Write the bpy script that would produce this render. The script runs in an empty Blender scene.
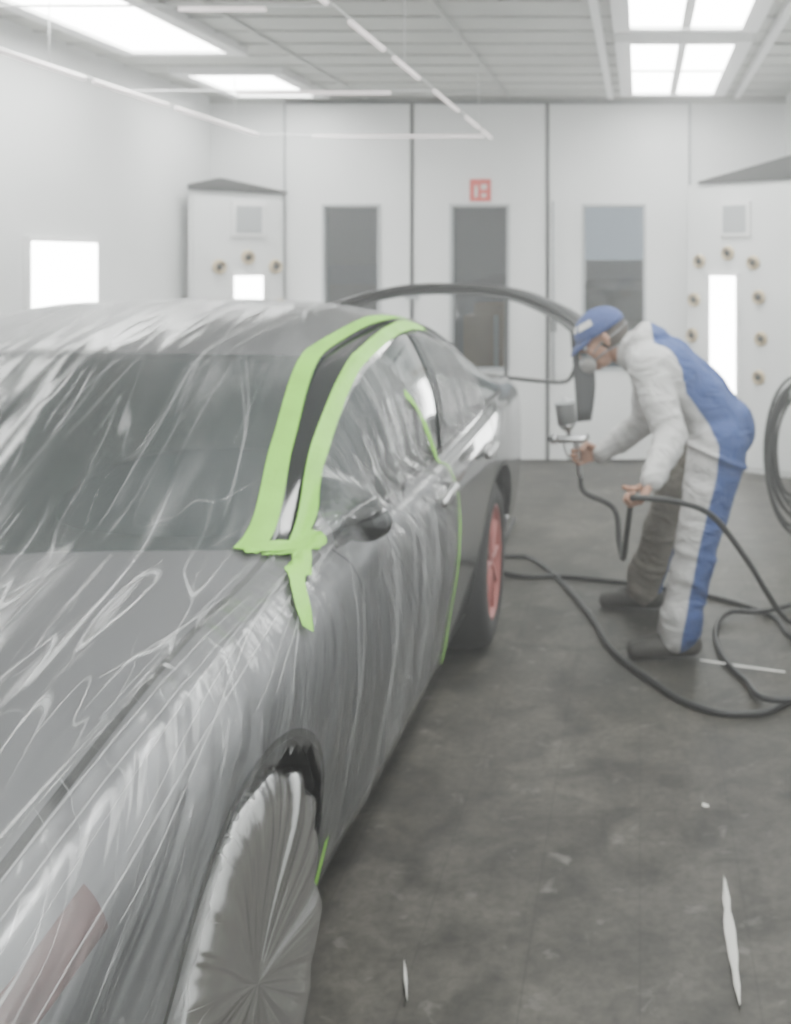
import bpy, bmesh, math, random
from mathutils import Vector, Matrix, noise
random.seed(7)
F=1066.0; CH=1.55; VX=640.0; VY=260.0
D=bpy.data; C=bpy.context; SC=C.scene

# ---------------------------------------------------------------- helpers
def link(o,parent=None):
    SC.collection.objects.link(o)
    if parent: o.parent=parent
    return o
def empty(name,loc=(0,0,0)):
    e=D.objects.new(name,None); e.empty_display_size=.1; link(e); return e
def mesh_obj(name,verts,faces,mats,parent=None,smooth=False,fm=None):
    me=D.meshes.new(name); me.from_pydata([tuple(v) for v in verts],[],faces); me.update()
    for m in (mats if isinstance(mats,(list,tuple)) else [mats]): me.materials.append(m)
    if fm: me.polygons.foreach_set('material_index',fm)
    if smooth: me.polygons.foreach_set('use_smooth',[True]*len(me.polygons))
    o=D.objects.new(name,me); return link(o,parent)
class MB:
    """mesh builder collecting primitives"""
    def __init__(s): s.v=[];s.f=[];s.m=[];s.sm=[]
    def add(s,v,f,mi=0,sm=False):
        n=len(s.v); s.v+= [Vector(x) for x in v]; s.f+=[tuple(i+n for i in q) for q in f]; s.m+=[mi]*len(f); s.sm+=[sm]*len(f)
    def box(s,a,b,mi=0,M=None):
        x0,y0,z0=a;x1,y1,z1=b
        v=[Vector(p) for p in ((x0,y0,z0),(x1,y0,z0),(x1,y1,z0),(x0,y1,z0),(x0,y0,z1),(x1,y0,z1),(x1,y1,z1),(x0,y1,z1))]
        if M: v=[M@p for p in v]
        s.add(v,[(0,3,2,1),(4,5,6,7),(0,1,5,4),(1,2,6,5),(2,3,7,6),(3,0,4,7)],mi)
    def lathe(s,p0,ax,prof,mi=0,n=24,sm=True,caps=True):
        ax=Vector(ax).normalized(); t=Vector((0,0,1)) if abs(ax.z)<.9 else Vector((1,0,0))
        e1=ax.cross(t).normalized(); e2=ax.cross(e1); p0=Vector(p0); v=[]
        for h,r in prof:
            for i in range(n):
                a=2*math.pi*i/n; v.append(p0+ax*h+(e1*math.cos(a)+e2*math.sin(a))*r)
        f=[]
        for j in range(len(prof)-1):
            for i in range(n):
                k=(i+1)%n; f.append((j*n+i,j*n+k,(j+1)*n+k,(j+1)*n+i))
        if caps: f.append(tuple(range(n))[::-1]); f.append(tuple((len(prof)-1)*n+i for i in range(n)))
        s.add(v,f,mi,sm)
    def cone(s,p1,r1,p2,r2,mi=0,n=20):
        p1=Vector(p1);p2=Vector(p2);L=(p2-p1).length; prof=[]
        for i in range(6):
            a=math.pi/2*i/6; prof.append((-r1*math.cos(a),max(r1*math.sin(a),r1*.02)))
        prof.append((0,r1)); prof.append((L*.5,(r1+r2)/2)); prof.append((L,r2))
        for i in range(1,7):
            a=math.pi/2*i/6; prof.append((L+r2*math.sin(a),max(r2*math.cos(a),r2*.02)))
        s.lathe(p1,p2-p1,prof,mi,n)
    def ell(s,c,r,mi=0,M=None,n=20):
        v=[];f=[];m=12
        for j in range(m+1):
            th=math.pi*j/m; rr=max(math.sin(th),.01)
            for i in range(n):
                a=2*math.pi*i/n; p=Vector((r[0]*rr*math.cos(a),r[1]*rr*math.sin(a),r[2]*math.cos(th)))
                if M: p=M@p
                v.append(p+Vector(c))
        for j in range(m):
            for i in range(n):
                k=(i+1)%n; f.append((j*n+i,(j+1)*n+i,(j+1)*n+k,j*n+k))
        f.append(tuple(range(n))); f.append(tuple(m*n+i for i in range(n))[::-1])
        s.add(v,f,mi,True)
    def tube(s,pts,r,mi=0,n=10,closed=False):
        pts=[Vector(p) for p in pts]; N=len(pts); v=[];f=[]; up=None
        for i,p in enumerate(pts):
            t=(pts[min(i+1,N-1)]-pts[max(i-1,0)]) if not closed else (pts[(i+1)%N]-pts[i-1])
            t.normalize()
            if up is None: up=Vector((0,0,1)) if abs(t.z)<.9 else Vector((1,0,0))
            e1=t.cross(up).normalized(); e2=e1.cross(t).normalized(); up=e2
            rr=r if not callable(r) else r(i/(N-1))
            for k in range(n):
                a=2*math.pi*k/n; v.append(p+(e1*math.cos(a)+e2*math.sin(a))*rr)
        for i in range(N if closed else N-1):
            j=(i+1)%N
            for k in range(n):
                l=(k+1)%n; f.append((i*n+k,i*n+l,j*n+l,j*n+k))
        if not closed: f.append(tuple(range(n))[::-1]); f.append(tuple((N-1)*n+k for k in range(n)))
        s.add(v,f,mi,True)
    def obj(s,name,mats,parent=None,bevel=0,voxel=0,smooth_it=0,xf=None):
        v=s.v if xf is None else [xf@p for p in s.v]
        me=D.meshes.new(name); me.from_pydata([tuple(p) for p in v],[],s.f); me.update()
        mats=mats if isinstance(mats,(list,tuple)) else [mats]
        for m in mats: me.materials.append(m)
        me.polygons.foreach_set('material_index',s.m); me.polygons.foreach_set('use_smooth',s.sm)
        o=D.objects.new(name,me); link(o,parent)
        if bevel:
            b=o.modifiers.new('b','BEVEL'); b.width=bevel; b.segments=2; b.limit_method='ANGLE'
        if voxel:
            m=o.modifiers.new('r','REMESH'); m.mode='VOXEL'; m.voxel_size=voxel; m.use_smooth_shade=True
            if smooth_it:
                q=o.modifiers.new('s','SMOOTH'); q.iterations=smooth_it; q.factor=.5
            dg=C.evaluated_depsgraph_get(); ev=o.evaluated_get(dg); m2=D.meshes.new_from_object(ev)
            o.modifiers.clear(); o.data=m2; m2.materials.clear()
            for m in mats: m2.materials.append(m)
            m2.polygons.foreach_set('use_smooth',[True]*len(m2.polygons))
            m2.polygons.foreach_set('material_index',[0]*len(m2.polygons))
            m2.update()
        return o
def crom(pts,res=10,closed=False):
    pts=[Vector(p) for p in pts]; out=[]; N=len(pts)
    for i in range(N-1):
        p0=pts[max(i-1,0)];p1=pts[i];p2=pts[i+1];p3=pts[min(i+2,N-1)]
        for k in range(res):
            t=k/res
            out.append(.5*((2*p1)+(p2-p0)*t+(2*p0-5*p1+4*p2-p3)*t*t+(3*p1-p0-3*p2+p3)*t**3))
    out.append(pts[-1]); return out
def ground(px,py,z=.012):
    s=(py-VY)/(CH-z); return Vector(((px-VX)/s,F/s,z))

# ---------------------------------------------------------------- materials
def mat(name,col,rough=.5,metal=0,emit=0,ecol=None,noise_amt=0,nscale=5,bump=0,bscale=20,coat=0,col2=None,spec=.5):
    m=D.materials.new(name); m.use_nodes=True; nt=m.node_tree; b=nt.nodes['Principled BSDF']
    b.inputs['Base Color'].default_value=(*col,1); b.inputs['Roughness'].default_value=rough; b.inputs['Metallic'].default_value=metal
    b.inputs['Coat Weight'].default_value=coat; b.inputs['Coat Roughness'].default_value=.08; b.inputs['Specular IOR Level'].default_value=spec
    if emit:
        b.inputs['Emission Color'].default_value=(*(ecol or col),1); b.inputs['Emission Strength'].default_value=emit
    tc=nt.nodes.new('ShaderNodeTexCoord')
    if noise_amt or col2:
        n=nt.nodes.new('ShaderNodeTexNoise'); n.inputs['Scale'].default_value=nscale; n.inputs['Detail'].default_value=5
        r=nt.nodes.new('ShaderNodeMix'); r.data_type='RGBA'
        c2=col2 or tuple(c*(1-noise_amt) for c in col)
        r.inputs['A'].default_value=(*col,1); r.inputs['B'].default_value=(*c2,1)
        mr=nt.nodes.new('ShaderNodeMapRange'); mr.inputs['From Min'].default_value=.35; mr.inputs['From Max'].default_value=.65
        nt.links.new(tc.outputs['Object'],n.inputs['Vector']); nt.links.new(n.outputs['Fac'],mr.inputs['Value'])
        nt.links.new(mr.outputs['Result'],r.inputs['Factor']); nt.links.new(r.outputs['Result'],b.inputs['Base Color'])
    if bump:
        n=nt.nodes.new('ShaderNodeTexNoise'); n.inputs['Scale'].default_value=bscale; n.inputs['Detail'].default_value=4
        bp=nt.nodes.new('ShaderNodeBump'); bp.inputs['Strength'].default_value=bump; bp.inputs['Distance'].default_value=.02
        nt.links.new(tc.outputs['Object'],n.inputs['Vector']); nt.links.new(n.outputs['Fac'],bp.inputs['Height']); nt.links.new(bp.outputs['Normal'],b.inputs['Normal'])
    return m
M_wall=mat('wall_paint',(.76,.77,.77),.45,noise_amt=.06,nscale=1.5)
M_door=mat('door_white',(.78,.79,.79),.35,noise_amt=.05,nscale=2)
M_ceil=mat('ceiling_filter',(.52,.53,.50),.7,noise_amt=.1,nscale=2)
M_rib=mat('ceiling_rib',(.42,.43,.41),.5)
M_dark=mat('dark_rubber',(.02,.021,.022),.5)
M_gasket=mat('gasket',(.05,.055,.055),.6)
M_black=mat('black_gloss',(.012,.014,.016),.12,coat=1)
M_light=mat('lamp_glow',(1,1,1),.5,emit=20,ecol=(.98,1,.97))
M_light2=mat('lamp_glow_side',(1,1,1),.5,emit=20,ecol=(.98,1,.98))
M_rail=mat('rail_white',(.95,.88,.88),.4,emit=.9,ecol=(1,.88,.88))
M_metal=mat('steel',(.5,.5,.5),.3,metal=1)
M_alu=mat('gun_aluminium',(.55,.56,.57),.3,metal=1)
M_brass=mat('nozzle_brass',(.55,.45,.28),.4,metal=.4)
M_grayp=mat('panel_gray',(.38,.40,.41),.4)
M_red=mat('sign_red',(.62,.05,.04),.4)
M_white=mat('white_plastic',(.8,.8,.8),.4)
M_paper=mat('paper',(.62,.61,.58),.7)
M_brown=mat('cardboard',(.50,.31,.14),.8,noise_amt=.2)
M_hall=mat('hall_wall',(.15,.165,.18),.8,noise_amt=.15,nscale=1)
M_blueobj=mat('blue_cabinet',(.04,.08,.17),.5)
# floor
def floor_mat():
    m=D.materials.new('booth_floor'); m.use_nodes=True; nt=m.node_tree; b=nt.nodes['Principled BSDF']; L=nt.links.new
    tc=nt.nodes.new('ShaderNodeTexCoord')
    def nz(sc,det,dist,rough=.6):
        n=nt.nodes.new('ShaderNodeTexNoise'); n.inputs['Scale'].default_value=sc; n.inputs['Detail'].default_value=det; n.inputs['Distortion'].default_value=dist; n.inputs['Roughness'].default_value=rough; L(tc.outputs['Object'],n.inputs['Vector']); return n.outputs['Fac']
    def ramp(v,p0,c0,p1,c1):
        r=nt.nodes.new('ShaderNodeValToRGB'); e=r.color_ramp.elements; e[0].position=p0; e[0].color=(*c0,1); e[1].position=p1; e[1].color=(*c1,1); L(v,r.inputs['Fac']); return r.outputs['Color']
    def mul(a,b_,mode='MULTIPLY',fac=1):
        x=nt.nodes.new('ShaderNodeMix'); x.data_type='RGBA'; x.blend_type=mode; L(a,x.inputs['A']); L(b_,x.inputs['B'])
        if isinstance(fac,(int,float)): x.inputs['Factor'].default_value=fac
        else: L(fac,x.inputs['Factor'])
        return x.outputs['Result']
    n1=nz(1.1,9,0,.7)
    base=ramp(n1,.3,(.030,.028,.023),.7,(.085,.079,.067))
    base=mul(base,ramp(nz(6,8,.8),.33,(.45,.45,.45),.7,(1.5,1.5,1.5)))
    base=mul(base,ramp(nz(38,5,.3),.3,(.65,.65,.65),.6,(1.2,1.2,1.2)))
    br=nt.nodes.new('ShaderNodeTexBrick'); br.offset=0; br.inputs['Scale'].default_value=1; br.inputs['Brick Width'].default_value=.25; br.inputs['Row Height'].default_value=1.0; br.inputs['Mortar Size'].default_value=.004
    br.inputs['Color1'].default_value=(1,1,1,1); br.inputs['Color2'].default_value=(.88,.88,.88,1); br.inputs['Mortar'].default_value=(.65,.65,.65,1); br.inputs['Mortar Smooth'].default_value=1
    L(tc.outputs['Object'],br.inputs['Vector'])
    base=mul(base,br.outputs['Color'])
    sp=nt.nodes.new('ShaderNodeMapRange'); sp.inputs['From Min'].default_value=.62; sp.inputs['From Max'].default_value=.74; sp.inputs['To Max'].default_value=.45; L(nz(11,4,.5,.55),sp.inputs['Value'])
    pale=nt.nodes.new('ShaderNodeRGB'); pale.outputs[0].default_value=(.24,.23,.21,1)
    base=mul(base,pale.outputs[0],'MIX',sp.outputs[0])
    L(base,b.inputs['Base Color'])
    rr=nt.nodes.new('ShaderNodeMapRange'); rr.inputs['To Min'].default_value=.4; rr.inputs['To Max'].default_value=.7; L(n1,rr.inputs['Value']); L(rr.outputs['Result'],b.inputs['Roughness'])
    b.inputs['Specular IOR Level'].default_value=.35
    return m
M_floor=floor_mat()

# ---------------------------------------------------------------- room
XL,XR,YB,YF,ZC=-3.3,1.12,8.2,-1.3,2.8
def boxobj(name,a,b,m,parent=None,bevel=0):
    q=MB(); q.box(a,b); return q.obj(name,m,parent,bevel)
boxobj('floor',(XL-.1,YF-.1,-.1),(XR+.1,YB+.1,0),M_floor)
boxobj('wall_left',(XL-.1,YF,0),(XL,YB+.1,ZC),M_wall)
boxobj('wall_right',(XR,YF,0),(XR+.1,YB+.1,ZC),M_wall)
boxobj('wall_front',(XL-.1,YF-.1,0),(XR+.1,YF,ZC),M_wall)
q=MB(); dx=[-2.73,-1.75,-.71,.385]
q.box((XL,YB,0),(dx[0],YB+.1,ZC)); q.box((dx[3],YB,0),(XR,YB+.1,ZC)); q.box((dx[0],YB,2.76),(dx[3],YB+.1,ZC)); q.obj('wall_back',M_wall)
wins=[(-2.44,-1.99),(-1.46,-1.0),(-.446,.046)]; z0w,z1w=.70,1.98
for i in range(3):
    a,b=dx[i]+.012,dx[i+1]-.012; w0,w1=wins[i]; q=MB(); y0,y1=YB-.02,YB+.06
    q.box((a,y0,.02),(w0,y1,2.75)); q.box((w1,y0,.02),(b,y1,2.75)); q.box((w0,y0,.02),(w1,y1,z0w)); q.box((w0,y0,z1w),(w1,y1,2.75))
    q.obj('door_%d'%(i+1),M_door)
    q=MB(); t=.022
    q.box((w0,y0-.012,z0w),(w0+t,y1,z1w),0);q.box((w1-t,y0-.012,z0w),(w1,y1,z1w),0);q.box((w0+t,y0-.012,z0w),(w1-t,y1,z0w+t),0);q.box((w0+t,y0-.012,z1w-t),(w1-t,y1,z1w),0)
    g=D.materials.get('window_glass')
    if not g:
        g=D.materials.new('window_glass'); g.use_nodes=True; nt=g.node_tree; nt.nodes.remove(nt.nodes['Principled BSDF'])
        tr=nt.nodes.new('ShaderNodeBsdfTransparent'); tr.inputs['Color'].default_value=(.72,.76,.78,1); gl=nt.nodes.new('ShaderNodeBsdfGlossy'); gl.inputs['Roughness'].default_value=.05
        mx=nt.nodes.new('ShaderNodeMixShader'); mx.inputs[0].default_value=.06; nt.links.new(tr.outputs[0],mx.inputs[1]); nt.links.new(gl.outputs[0],mx.inputs[2]); nt.links.new(mx.outputs[0],nt.nodes['Material Output'].inputs[0])
    q.box((w0+t,YB+.015,z0w+t),(w1-t,YB+.021,z1w-t),1)
    q.obj('window_%d'%(i+1),[M_grayp,g])
q=MB()
for x in (dx[1],dx[2]):
    q.box((x-.013,YB-.03,.02),(x+.013,YB+.05,2.75),0)
for x in (dx[0],dx[3]): q.box((x-.006,YB-.022,.02),(x+.006,YB+.05,2.75),1)
for z in (.5,1.25):
    q.box((dx[1]-.05,YB-.045,z),(dx[1]+.05,YB-.02,z+.09),1)
q.tube([(dx[2]+.05,YB-.07,.6),(dx[2]+.05,YB-.07,2.0)],.012,1); q.box((dx[2]+.03,YB-.08,1.0),(dx[2]+.07,YB-.02,1.12),0)
q.box((dx[0],YB-.03,2.745),(dx[3],YB+.02,2.775),1)
q.obj('trim_1',[M_gasket,M_grayp])
# ceiling
q=MB()
q.box((XL-.1,YF-.1,ZC),(XR+.1,YB+.1,ZC+.1)); q.obj('ceiling',M_ceil)
q=MB()
y=YF+.3
while y<YB:
    q.box((XL,y-.010,ZC-.012),(XR,y+.010,ZC-.001),0); y+=.34
for x in (-2.1,-1.0,):
    q.box((x-.012,YF,ZC-.016),(x+.012,YB,ZC-.001),0)
q.box((XL,YB-.03,ZC-.05),(XR,YB-.021,ZC-.001),0)
q.obj('trim_2',M_rib)
def ceil_lamp(x0,x1,y0,y1,split):
    q=MB(); z=ZC-.03
    q.box((x0-.09,y0-.08,z-.02),(x0,y1+.08,ZC-.001),0); q.box((x1,y0-.08,z-.02),(x1+.09,y1+.08,ZC-.001),0)
    q.box((x0,y0-.08,z-.02),(x1,y0,ZC-.001),0); q.box((x0,y1,z-.02),(x1,y1+.08,ZC-.001),0)
    xs=[x0,(x0+x1)/2-.025,(x0+x1)/2+.025,x1] if split else [x0,x1]
    ym=(y0+y1)/2
    for k in range(0,len(xs),2):
        if split:
            q.box((xs[k],y0,z),(xs[k+1],ym-.02,ZC-.002),1); q.box((xs[k],ym+.02,z),(xs[k+1],y1,ZC-.002),1)
        else: q.box((xs[k],y0,z),(xs[k+1],y1,ZC-.002),1)
    if split:
        q.box((xs[1],y0,z-.01),(xs[2],y1,ZC-.002),0)
        q.box((x0,ym-.02,z-.01),(x1,ym+.02,ZC-.002),0)
    q.obj('ceiling_lamp',[M_white,M_light])
for (y0,y1) in ((5.95,7.75),(3.75,5.55),(1.6,3.4),(-.6,1.2)): ceil_lamp(-.05,.53,y0,y1,True)  # front two continue the row out of view, added for more light
for (y0,y1) in ((6.95,7.85),(4.5,6.2),(2.2,3.9),(-.2,1.5)): ceil_lamp(-2.95,-2.4,y0,y1,False)  # front two likewise unseen, added for more light
q=MB(); q.box((-.24,3.6,ZC-.05),(-.20,7.95,ZC-.001)); q.box((.70,3.6,ZC-.05),(.74,7.95,ZC-.001)); q.obj('trim_3',M_white)
# suspended rail frame
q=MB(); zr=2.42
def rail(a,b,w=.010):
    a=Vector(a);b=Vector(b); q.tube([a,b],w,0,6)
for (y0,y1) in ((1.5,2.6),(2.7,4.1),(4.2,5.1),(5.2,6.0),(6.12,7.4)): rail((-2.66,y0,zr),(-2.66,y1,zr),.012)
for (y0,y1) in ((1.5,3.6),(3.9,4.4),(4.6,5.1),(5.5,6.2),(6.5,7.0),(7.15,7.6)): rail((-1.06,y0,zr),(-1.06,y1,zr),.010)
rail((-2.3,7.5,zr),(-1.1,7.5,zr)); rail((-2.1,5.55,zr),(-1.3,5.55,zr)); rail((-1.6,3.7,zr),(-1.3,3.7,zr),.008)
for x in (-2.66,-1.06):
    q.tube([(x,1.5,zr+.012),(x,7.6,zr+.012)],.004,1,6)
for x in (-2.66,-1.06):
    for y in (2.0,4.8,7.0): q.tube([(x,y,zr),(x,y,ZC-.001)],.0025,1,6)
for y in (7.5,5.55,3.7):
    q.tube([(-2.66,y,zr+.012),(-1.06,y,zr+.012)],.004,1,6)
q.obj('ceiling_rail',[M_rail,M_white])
q=MB(); q.box((XL,5.70,1.08),(XL+.03,6.45,1.68),0); q.box((XL+.03,5.73,1.11),(XL+.034,6.42,1.65),1); q.obj('wall_glow_panel',[M_white,M_light2],bevel=.004)  # glowing panel set on the left wall
# corner air columns
def column(A,B,ztop,ts,tl,noz,flip):
    A=Vector((*A,0));B=Vector((*B,0)); e=(B-A).normalized(); n=Vector((-e.y,e.x,0))
    if n.y>0: n=-n
    W=(B-A).length
    M=Matrix(((e.x,n.x,0,A.x),(e.y,n.y,0,A.y),(0,0,1,0),(0,0,0,1)))
    q=MB(); corner=Vector((XL if A.x<-2 else XR-.0,YB-.03,0))
    q.add([A,B,corner,A+Vector((0,0,ztop)),B+Vector((0,0,ztop)),corner+Vector((0,0,ztop))],[(0,1,4,3),(1,2,5,4),(2,0,3,5),(3,4,5),(2,1,0)],0)
    a=A+Vector((0,0,ztop))+n*.03-e*.02; b=B+Vector((0,0,ztop))+n*.03+e*.02 if not flip else B+Vector((0,0,ztop))+n*.03; c=corner+Vector((0,0,ztop))
    mid=A+(B-A)*.3+Vector((0,0,ztop+.10))+n*.03
    if flip:
        a=A+e*W*.12+Vector((0,0,ztop))+n*.03
        top=[a+Vector((0,0,.02)),b+Vector((0,0,.18)),c+Vector((0,0,.18))]
        q.add([a,b,c]+top,[(0,1,4,3),(1,2,5,4),(2,0,3,5),(3,4,5),(2,1,0)],1)
    else:
        q.add([a,b,c,mid,a+Vector((0,0,.04)),b+Vector((0,0,.02)),c+Vector((0,0,.06))],[(0,1,5,3,4),(1,2,6,5),(2,0,4,6),(4,3,6),(3,5,6),(2,1,0)],1)
    q.box((.03,0,.04),(W-.03,.012,ztop-.04),0,M)
    q.box((ts*W-.13,.012,1.72),(ts*W+.13,.035,1.98),2,M); q.box((ts*W-.10,.035,1.75),(ts*W+.10,.04,1.95),3,M)
    q.box((tl*W-.135,.012,.44),(tl*W+.135,.03,1.46),2,M); q.box((tl*W-.11,.03,.47),(tl*W+.11,.036,1.43),4,M)
    for (t,z) in noz:
        p=M@Vector((t*W,.012,z)); q.lathe(p,n,[(0,.055),(.02,.052),(.03,.04),(.012,.03)],5,20); q.lathe(p+n*.013,n,[(0,.026),(.012,.022)],6,16)
    q.obj('air_column',[M_door,M_dark,M_white,M_grayp,M_light2,M_brass,M_dark],bevel=.002)
column((.36,8.12),(1.11,7.55),2.12,.47,.36,[(.13,1.54),(.40,1.60),(.63,1.53),(.08,1.25),(.68,1.28),(.06,.98),(.70,.98),(.68,.7),(.06,.7)],True)
column((-3.22,7.6),(-2.72,8.13),2.05,.60,.6,[(.30,1.5),(.60,1.57),(.90,1.5),(.25,1.2),(.95,1.2),(.25,.9),(.95,.9)],False)
# sign
q=MB(); xs=(481-VX)*YB/F; q.box((xs-.08,YB-.035,2.0),(xs+.08,YB-.022,2.17),0); q.box((xs-.045,YB-.038,2.03),(xs-.02,YB-.035,2.12),1); q.box((xs+.005,YB-.038,2.09),(xs+.05,YB-.035,2.13),1); q.box((xs+.01,YB-.038,2.03),(xs+.045,YB-.035,2.06),1); q.obj('fire_safety_sign',[M_red,M_paper])
# outside hall
boxobj('floor_hall',(-6,YB+.1,-.1),(4,13,0),M_floor); boxobj('wall_hall',(-6,12.9,0),(4,13,3.2),M_hall)
boxobj('wall_hall_left',(-6.1,YB+.1,0),(-6,13,3.2),M_hall); boxobj('wall_hall_right',(4,YB+.1,0),(4.1,13,3.2),M_hall); boxobj('ceiling_hall',(-6,YB+.1,3.2),(4,13,3.3),M_hall)
q=MB(); q.box((-1.55,9.0,0),(-.8,9.6,.62),0); q.box((-1.55,8.99,.3),(-.8,9.0,.31),1); q.obj('storage_cabinet',[M_grayp,M_dark],bevel=.01)
q=MB(); q.box((-1.5,9.05,.62),(-.95,9.45,1.08),0); q.box((-1.24,9.04,.62),(-1.2,9.05,1.08),1); q.box((-1.42,9.1,1.08),(-1.02,9.4,1.18),0);q.obj('cardboard_box',[M_brown,M_paper],bevel=.006)
q=MB(); q.box((-.9,10.5,.15),(1.2,12.2,.85),0); q.box((-.6,10.7,.85),(.8,12.0,1.35),1)
for x in (-.5,.8): q.lathe((x,10.45,.3),(0,1,0),[(0,.28),(.2,.3)],2,20)
q.obj('parked_van',[M_blueobj,M_black,M_dark],bevel=.12)
q=MB(); q.box((-3.9,11,0),(-2.2,11.6,1.5),0); q.box((-3.8,10.98,.8),(-2.3,11,1.3),1); q.obj('tool_cabinet',[M_blueobj,M_gasket],bevel=.02)
q=MB(); q.box((-.75,12.86,1.55),(.4,12.89,2.5),0); q.obj('window_4',[mat('pale_glow',(.5,.55,.6),.4,emit=1.0,ecol=(.7,.8,.9))])  # glowing panel added on the far wall for a paler strip
l=D.lights.new('hall_fill','AREA'); l.energy=17; l.size=2; lo=D.objects.new('hall_fill',l); lo.location=(-1,9.6,3.1); link(lo)  # unseen fill light added to brighten the hall

# ---------------------------------------------------------------- car surface
CX=-1.48
def skew(y): return .024*(y-2.5)   # the car stands a degree off the booth axis
def st(y,uz,ys=None):
    out=[]
    for i,(u,z) in enumerate(uz): out.append((ys[i] if ys else y,u,z))
    return out
S=[
 st(.90,[(.56,.22),(.59,.26),(.63,.32),(.65,.42),(.65,.52),(.64,.58),(.61,.61),(.59,.62),(.57,.63),(.5,.64),(.36,.65),(.18,.66),(0,.66)]),
 st(1.0,[(.68,.20),(.71,.25),(.75,.33),(.78,.45),(.78,.57),(.76,.64),(.72,.68),(.69,.69),(.66,.70),(.58,.715),(.4,.73),(.2,.74),(0,.745)]),
 st(1.25,[(.75,.2),(.78,.26),(.82,.36),(.85,.5),(.845,.64),(.825,.72),(.785,.77),(.75,.785),(.72,.795),(.62,.815),(.43,.835),(.22,.845),(0,.85)]),
 st(1.79,[(.76,.2),(.80,.27),(.84,.4),(.87,.56),(.868,.72),(.845,.81),(.79,.865),(.76,.88),(.73,.89),(.64,.905),(.44,.93),(.22,.945),(0,.95)]),
 st(0,[(.77,.2),(.80,.27),(.835,.42),(.865,.6),(.868,.77),(.84,.86),(.785,.905),(.765,.917),(.745,.928),(.665,.945),(.45,.975),(.22,.99),(0,.995)],
    [2.15,2.15,2.15,2.15,2.16,2.18,2.25,2.265,2.27,2.19,2.07,1.99,1.97]),
 st(0,[(.78,.2),(.81,.27),(.835,.42),(.865,.6),(.868,.78),(.845,.865),(.81,.905),(.775,1.0),(.715,1.095),(.61,1.11),(.42,1.14),(.2,1.155),(0,1.16)],
    [2.6]*7+[2.57,2.55,2.50,2.42,2.36,2.34]),
 st(0,[(.78,.2),(.81,.27),(.835,.42),(.865,.6),(.868,.78),(.845,.875),(.81,.915),(.785,1.09),(.70,1.265),(.55,1.295),(.38,1.31),(.2,1.32),(0,1.325)],
    [3.0]*7+[2.97,2.95,2.90,2.79,2.72,2.70]),
 st(3.4,[(.78,.2),(.81,.27),(.835,.42),(.865,.6),(.868,.79),(.845,.885),(.81,.925),(.785,1.12),(.70,1.315),(.60,1.36),(.42,1.395),(.2,1.41),(0,1.415)]),
 st(4.0,[(.78,.2),(.81,.27),(.84,.42),(.865,.6),(.87,.80),(.85,.90),(.815,.95),(.78,1.09),(.70,1.235),(.58,1.315),(.4,1.355),(.2,1.375),(0,1.38)]),
 st(0,[(.78,.2),(.81,.27),(.85,.42),(.875,.6),(.875,.80),(.86,.92),(.82,.975),(.77,1.05),(.70,1.125),(.59,1.21),(.4,1.265),(.2,1.285),(0,1.29)],
    [4.5]*6+[4.5,4.5,4.53,4.5,4.45,4.42,4.4]),
 st(0,[(.77,.22),(.80,.29),(.835,.42),(.855,.6),(.855,.80),(.84,.92),(.80,.975),(.76,.995),(.70,1.01),(.6,1.02),(.4,1.03),(.2,1.035),(0,1.035)],
    [5.0]*7+[5.0,5.0,5.0,5.02,5.03,5.03]),
 st(5.35,[(.74,.25),(.78,.31),(.79,.42),(.81,.6),(.81,.80),(.79,.91),(.75,.955),(.72,.97),(.66,.98),(.56,.985),(.38,.995),(.2,1.0),(0,1.0)]),
 st(5.5,[(.66,.30),(.70,.35),(.71,.44),(.73,.6),(.73,.78),(.71,.87),(.68,.91),(.65,.925),(.60,.935),(.5,.94),(.36,.95),(.18,.955),(0,.955)]),
]
NS=len(S)-1; NC=12
knots=[sum(p[0] for p in s)/13 for s in S]
def slope(k,i,get):
    if i==0: return (get(1)-get(0))/(k[1]-k[0])
    if i==len(k)-1: return (get(i)-get(i-1))/(k[i]-k[i-1])
    d0=(get(i)-get(i-1))/(k[i]-k[i-1]); d1=(get(i+1)-get(i))/(k[i+1]-k[i])
    if d0*d1<=0: return 0
    return 2*d0*d1/(d0+d1)*.6+.4*min((d0,d1),key=abs)
TAN=[[ [slope(knots,i,lambda j:S[j][c][k]) for k in range(3)] for c in range(13)] for i in range(len(S))]
def colpt(i,c,t):
    h=knots[i+1]-knots[i]; t2=t*t;t3=t2*t
    a=2*t3-3*t2+1;b=t3-2*t2+t;c2=-2*t3+3*t2;d=t3-t2
    return [a*S[i][c][k]+b*h*TAN[i][c][k]+c2*S[i+1][c][k]+d*h*TAN[i+1][c][k] for k in range(3)]
cache={}
def sec(a):
    key=round(a,5)
    if key in cache: return cache[key]
    a=min(max(a,0),NS-1e-6); i=int(a); r=[colpt(i,c,a-i) for c in range(13)]
    cache[key]=r; return r
def P(a,b,side=1):
    s=sec(a); b=min(max(b,0),12-1e-6); j=int(b); t=b-j
    def g(j):
        if j>12: q=s[24-j]; return (q[0],-q[1],q[2])
        if j<0: return (2*s[0][0]-s[1][0],2*s[0][1]-s[1][1],2*s[0][2]-s[1][2])
        return s[j]
    p0,p1,p2,p3=g(j-1),g(j),g(j+1),g(j+2)
    r=[.5*(2*p1[k]+(p2[k]-p0[k])*t+(2*p0[k]-5*p1[k]+4*p2[k]-p3[k])*t*t+(3*p1[k]-p0[k]-3*p2[k]+p3[k])*t**3) for k in range(3)]
    return Vector((CX+skew(r[0])+side*r[1],r[0],r[2]))
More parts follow.
